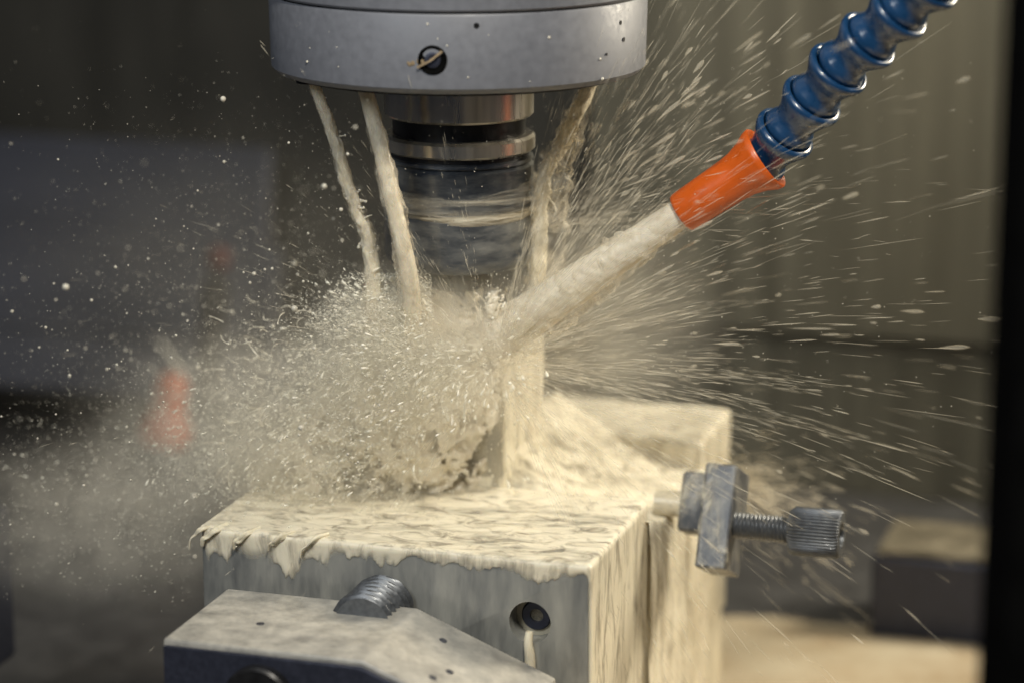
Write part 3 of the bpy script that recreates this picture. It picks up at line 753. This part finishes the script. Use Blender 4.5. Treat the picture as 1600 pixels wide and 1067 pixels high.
def strokes(n):
    k = rng.random(n); P = np.empty((n, 3)); G = rng.normal(size=(n, 3))
    A_ = k < .24; B_ = (k >= .24) & (k < .62); C__ = (k >= .62) & (k < .76); E_ = (k >= .76) & (k < .84); J_ = k >= .84
    P[A_] = np.array([-10, -26, -4])+G[A_]*np.array([16, 13, 17])
    t = rng.random(n)**.8
    P[B_] = np.array([-16, -24, -8])+t[B_, None]*np.array([-72, 22, -42])+G[B_]*(np.array([9, 9, 10])+t[B_, None]*np.array([16, 12, 7]))
    P[C__] = np.array([-34, -8, -54])+G[C__]*np.array([34, 9, 6])
    P[E_] = np.array([-110, 20, -68])+G[E_]*np.array([48, 30, 13])
    P[J_] = np.array([-30, -30, 8])+G[J_]*np.array([13, 8, 15])
    P[J_, 2] = np.minimum(P[J_, 2], 38-np.abs(G[J_, 1])*8)
    P[A_ | B_, 2] = np.minimum(P[A_ | B_, 2], 34-np.abs(G[A_ | B_, 2])*6)
    D = P-IMP; R = np.linalg.norm(D, axis=1)
    F_ = np.stack([vn(P/17, 201+q)-.5 for q in range(3)], -1)*2.2
    D = D/R[:, None]+F_+np.array([0, 0, -.15])
    out = ss(R, 15, 110)
    w = (.08+.85*rng.random(n)**4)*(1-.4*out); L = w*(1.0+2.6*rng.random(n)**2)+.25
    ok = (P[:, 2] > -63.5) & ~((P[:, 0] > -14) & (P[:, 2] < -24) & (rng.random(n) < .85)) & ~((np.abs(P[:, 0]) < 11) & (P[:, 2] > 8) & (P[:, 1] < -8))
    return P[ok], D[ok], L[ok], w[ok]
P, D, L, w = strokes(19000)
parts = [scatter(SPN, P, w, D, L)]
def droplets(n):
    # fine drops, clumped into streams that run away from the point of impact
    k = rng.random(n); G = rng.normal(size=(n, 3)); P = np.empty((n, 3)); t = rng.random(n)**.9
    A_ = k < .26; B_ = (k >= .26) & (k < .60); C__ = (k >= .60) & (k < .74); J_ = (k >= .74) & (k < .95); E_ = k >= .95
    P[A_] = np.array([-10, -26, -2])+G[A_]*np.array([17, 13, 17])
    P[B_] = np.array([-16, -24, -6])+t[B_, None]*np.array([-80, 20, -46])+G[B_]*(np.array([10, 9, 11])+t[B_, None]*np.array([20, 14, 9]))
    P[C__] = np.array([-40, -8, -52])+G[C__]*np.array([36, 10, 8])
    P[J_] = np.array([-29, -30, 10])+G[J_]*np.array([13, 9, 15])
    P[E_] = np.array([-125, 10, -76])+G[E_]*np.array([50, 32, 15])
    up = A_ | B_ | J_
    P[up, 2] = np.minimum(P[up, 2], 36-np.abs(G[up, 1])*9)
    D = P-IMP; R = np.linalg.norm(D, axis=1)+1e-3
    q = D/R[:, None]*8+(R/16)[:, None]; cl = .55*fbm(q, 3, 211, .6)+.45*fbm(P/8, 3, 217, .6)
    ok = (rng.random(n) < ss(cl, .40, .60)*.95+.05) & (P[:, 2] > -63.5+40*(P[:, 0] < -112)*-1) & ~((P[:, 0] > -16) & (P[:, 2] < -24) & (rng.random(n) < .9)) & ~((np.abs(P[:, 0]) < 11) & (P[:, 2] > 10) & (P[:, 1] < -8))
    s = .09+.17*rng.random(n)**2.5
    return P[ok], s[ok], D[ok]
P, w, D = droplets(200000)
parts.append(scatter(OCT, P, w, D, w*(1.2+1.6*rng.random(len(w)))))
sv, sf = merge(parts)
mesh_obj('coolant_spatter', sv, sf, M['stroke'], None, smooth=179, kind='stuff', label='white spatter of coolant strokes bursting left from the cutter', cat='coolant')
mesh_obj('coolant_splash', pts, quads, M['web'], None, smooth=179, kind='stuff', label='frothing mass of cream coolant thrown up round the cutter', cat='coolant')

# threads and beads leaving the splash
sp_ = []
def cone_pt(zt):
    ang = rng.uniform(-math.pi, math.pi)
    cx = 4-42*zt; rx = 22+56*zt**1.1; ry = 22+10*zt; cyy = -26+34*zt
    k = rng.uniform(.45, 1.05)
    return np.array([cx+math.cos(ang)*rx*k, cyy+math.sin(ang)*ry*k, 40-104*zt])
for i in range(380):
    p = cone_pt(rng.random()**.8)
    if (p[0] > 22 and p[2] < 10) or p[2] > 22: continue
    d = p-IMP+np.array([0, 0, 12]); d = d/np.linalg.norm(d)+rng.normal(size=3)*.4
    sp_.append(ligament(p, d, rng.uniform(4, 15), rng.uniform(.10, .34)*(1 if rng.random() < .88 else 1.8), rng.uniform(.3, 1.6), 9))
for i in range(130):
    p = np.array([rng.uniform(-100, -30), rng.normal()*22-12, rng.uniform(-58, 22)])
    if p[0] < -45-(p[2]+58)*.1*-1-20*rng.random(): pass
    d = np.array([-1.0, rng.normal()*.4, rng.uniform(-.5, .9)])
    sp_.append(ligament(p, d, rng.uniform(3, 12), rng.uniform(.12, .34), rng.uniform(.3, 1.2), 11))
v, f = tubes(sp_, 5)
mesh_obj('coolant_threads', v, f, M['thread'], None, smooth=179, kind='stuff', label='curling threads of coolant round the edge of the splash', cat='coolant')

# ------------------------------------------------------------------ flying drops
def left_drops(n, sig, smin, smax, pw):
    ang = rng.uniform(math.radians(95), math.radians(215), n)
    r = np.abs(rng.normal(size=n))*sig+22
    P = np.stack([-14+np.cos(ang)*r*1.25, rng.normal(size=n)*60-10, -22+np.sin(ang)*r*.72], -1)
    s = smin+(smax-smin)*rng.random(n)**pw
    ok = (P[:, 2] > -62)
    return P[ok], s[ok]
parts = []
P, s = left_drops(11000, 72, .08, .30, 2.4); parts.append(scatter(OCT, P, s))
P, s = left_drops(1000, 72, .18, .8, 3); parts.append(scatter(ICO[1], P, s*np.ones(len(s))))
P, s = left_drops(60, 80, .5, 1.4, 2.0); P[:, 1] *= 1.6; parts.append(scatter(ICO[2], P, s))
# fine specks round the tool and above
n = 2600; P = np.stack([rng.normal(size=n)*95-5, rng.normal(size=n)*45-20, rng.uniform(-55, 115, n)], -1)
parts.append(scatter(OCT, P, .09+.22*rng.random(n)**2))
n = 26; an = np.radians(rng.uniform(-80, 80, n)); zz = rng.uniform(117, 160, n); rb = 77.2
parts.append(scatter(ICO[1], np.stack([np.sin(an)*rb, -np.cos(an)*rb, zz], -1), .25+.5*rng.random(n)**3))
v, f = merge(parts)
mesh_obj('coolant_drops', v, f, M['drop'], None, smooth=179, kind='stuff', label='pale coolant drops flying through the air on the left', cat='coolant')

def fan(n, a0, a1, rmin, sig, wl, ww, ydev=.35, org=IMP, pw=1.0, rays=230):
    ra = rng.uniform(a0, a1, rays); ry_ = rng.normal(size=rays)*ydev; wgt = rng.random(rays)**2.2; wgt /= wgt.sum(); rr_ = .4+1.2*rng.random(rays)
    k = rng.choice(rays, n, p=wgt)
    ang = np.radians(ra[k]+rng.normal(size=n)*1.1); r = rmin+np.abs(rng.normal(size=n))**pw*sig*rr_[k]
    D = np.stack([np.cos(ang), ry_[k]+rng.normal(size=n)*.03, np.sin(ang)], -1); D /= np.linalg.norm(D, axis=1, keepdims=True)
    P = org+D*r[:, None]; P[:, 2] -= (r/100)**2*3; D2 = D+rng.normal(size=(n, 3))*.05; D2[:, 2] -= r*.0009
    q = .6+r/110
    L = rng.uniform(*wl, n)*q*(.4+rng.random(n)**2*1.4); w = (ww[0]+(ww[1]-ww[0])*rng.random(n)**2.5)*np.sqrt(q)
    ok = (P[:, 2] > -150) & (P[:, 2] < 170)
    return P[ok], D2[ok], L[ok], w[ok]
parts = []
TOOLR = np.array([34., -14., 50.])
for args in ((7000, -66, 78, 14, 46, (1.5, 5.5), (.06, .17)), (1700, -62, 80, 20, 95, (1.8, 5.0), (.07, .24)), (110, -50, 75, 60, 90, (1.5, 3.6), (.3, .8)),
             (2500, 95, 250, 20, 40, (.8, 3), (.06, .2))):
    P, D, L, w = fan(*args); parts.append(scatter(SPN, P, w, D, L))
P, D, L, w = fan(1700, 0, 80, 3, 55, (1.2, 4.5), (.06, .2), org=TOOLR); parts.append(scatter(SPN, P, w, D, L))
P, D, L, w = fan(60, 25, 62, 40, 60, (2.5, 5.5), (.4, 1.0), .5, org=TOOLR); parts.append(scatter(SPN, P, w, D, L))
v, f = merge(parts)
mesh_obj('coolant_spray', v, f, M['streak'], None, smooth=179, kind='stuff', label='fan of fine coolant spray flung out to the right of the cutter', cat='coolant')

# ------------------------------------------------------------------ mist
def mist(name, cen, rad, dens, falloff, nscale, label, contrast=1.0, col=(.995, .965, .885), radial=2.2, rate=.3, even=False):
    v, f = ICO[2]
    bm = bmesh.new(); bmesh.ops.create_icosphere(bm, subdivisions=4, radius=1.0)
    bm.verts.ensure_lookup_table()
    v = np.array([q.co[:] for q in bm.verts]); f = np.array([[w.index for w in q.verts] for q in bm.faces]); bm.free()
    me_v = v*np.array(rad)
    m = bpy.data.materials.new(name); m.use_nodes = True; nt = m.node_tree
    nt.nodes.clear(); out = N(nt, 'ShaderNodeOutputMaterial'); pv = N(nt, 'ShaderNodeVolumePrincipled')
    pv.inputs['Color'].default_value = (*col, 1); pv.inputs['Anisotropy'].default_value = 0
    nt.links.new(pv.outputs[0], out.inputs['Volume'])
    tc = N(nt, 'ShaderNodeTexCoord')
    dv = N(nt, 'ShaderNodeVectorMath', operation='DIVIDE'); dv.inputs[1].default_value = tuple(q*S for q in rad)
    nt.links.new(tc.outputs['Object'], dv.inputs[0])
    ln = N(nt, 'ShaderNodeVectorMath', operation='LENGTH'); nt.links.new(dv.outputs[0], ln.inputs[0])
    mr = N(nt, 'ShaderNodeMapRange', interpolation_type='SMOOTHSTEP'); mr.inputs[1].default_value = 1.0; mr.inputs[2].default_value = falloff
    mr.inputs[3].default_value = 0; mr.inputs[4].default_value = 1; nt.links.new(ln.outputs['Value'], mr.inputs[0])
    # streaks that run outward from the point of impact
    sb = N(nt, 'ShaderNodeVectorMath', operation='SUBTRACT'); sb.inputs[1].default_value = tuple((IMP-np.array(cen))*S)
    nt.links.new(tc.outputs['Object'], sb.inputs[0])
    nm = N(nt, 'ShaderNodeVectorMath', operation='NORMALIZE'); nt.links.new(sb.outputs[0], nm.inputs[0])
    s1 = N(nt, 'ShaderNodeVectorMath', operation='SCALE'); s1.inputs['Scale'].default_value = radial; nt.links.new(nm.outputs[0], s1.inputs[0])
    s2 = N(nt, 'ShaderNodeVectorMath', operation='SCALE'); s2.inputs['Scale'].default_value = nscale; nt.links.new(sb.outputs[0], s2.inputs[0])
    ad = N(nt, 'ShaderNodeVectorMath', operation='ADD'); nt.links.new(s1.outputs[0], ad.inputs[0]); nt.links.new(s2.outputs[0], ad.inputs[1])
    nz = N(nt, 'ShaderNodeTexNoise'); nz.inputs['Scale'].default_value = 1.0; nz.inputs['Detail'].default_value = 5; nz.inputs['Roughness'].default_value = .68
    nt.links.new(ad.outputs[0], nz.inputs['Vector'])
    mr2 = N(nt, 'ShaderNodeMapRange'); mr2.inputs[1].default_value = .38; mr2.inputs[2].default_value = .66; mr2.inputs[3].default_value = 1-contrast; mr2.inputs[4].default_value = 1
    nt.links.new(nz.outputs['Fac'], mr2.inputs[0])
    mu = N(nt, 'ShaderNodeMath', operation='MULTIPLY'); nt.links.new(mr.outputs[0], mu.inputs[0]); nt.links.new(mr2.outputs[0], mu.inputs[1])
    mu2 = N(nt, 'ShaderNodeMath', operation='MULTIPLY'); mu2.inputs[1].default_value = dens; nt.links.new(mu.outputs[0], mu2.inputs[0])
    if even: pv.inputs['Density'].default_value = dens
    else: nt.links.new(mu2.outputs[0], pv.inputs['Density'])
    o = mesh_obj(name, me_v, f, m, None, smooth=0, kind='stuff', label=label, cat='mist')
    o.location = Vector(cen)*S
    m.cycles.volume_step_rate = rate
    return o
mist('coolant_mist', (-18, -30, 0), (58, 46, 48), 58, .2, 95, 'dense white cloud of coolant mist round the cutter', .8)
mist('coolant_mist', (-74, -4, -38), (104, 66, 56), 34, .05, 75, 'thinner coolant mist drifting left over the vise', .95)
mist('coolant_mist', (-130, 30, -88), (130, 80, 46), 26, .05, 45, 'low tan coolant spray sweeping to the far left', .97)
mist('coolant_mist', (54, -2, 8), (70, 50, 66), 15, .1, 40, 'faint coolant mist fanning out right of the cutter', .9, radial=10.)
mist('coolant_mist', (-70, 40, 10), (190, 110, 110), 2.0, .0, 22, 'wide faint veil of coolant haze behind the splash', .6, rate=.7)
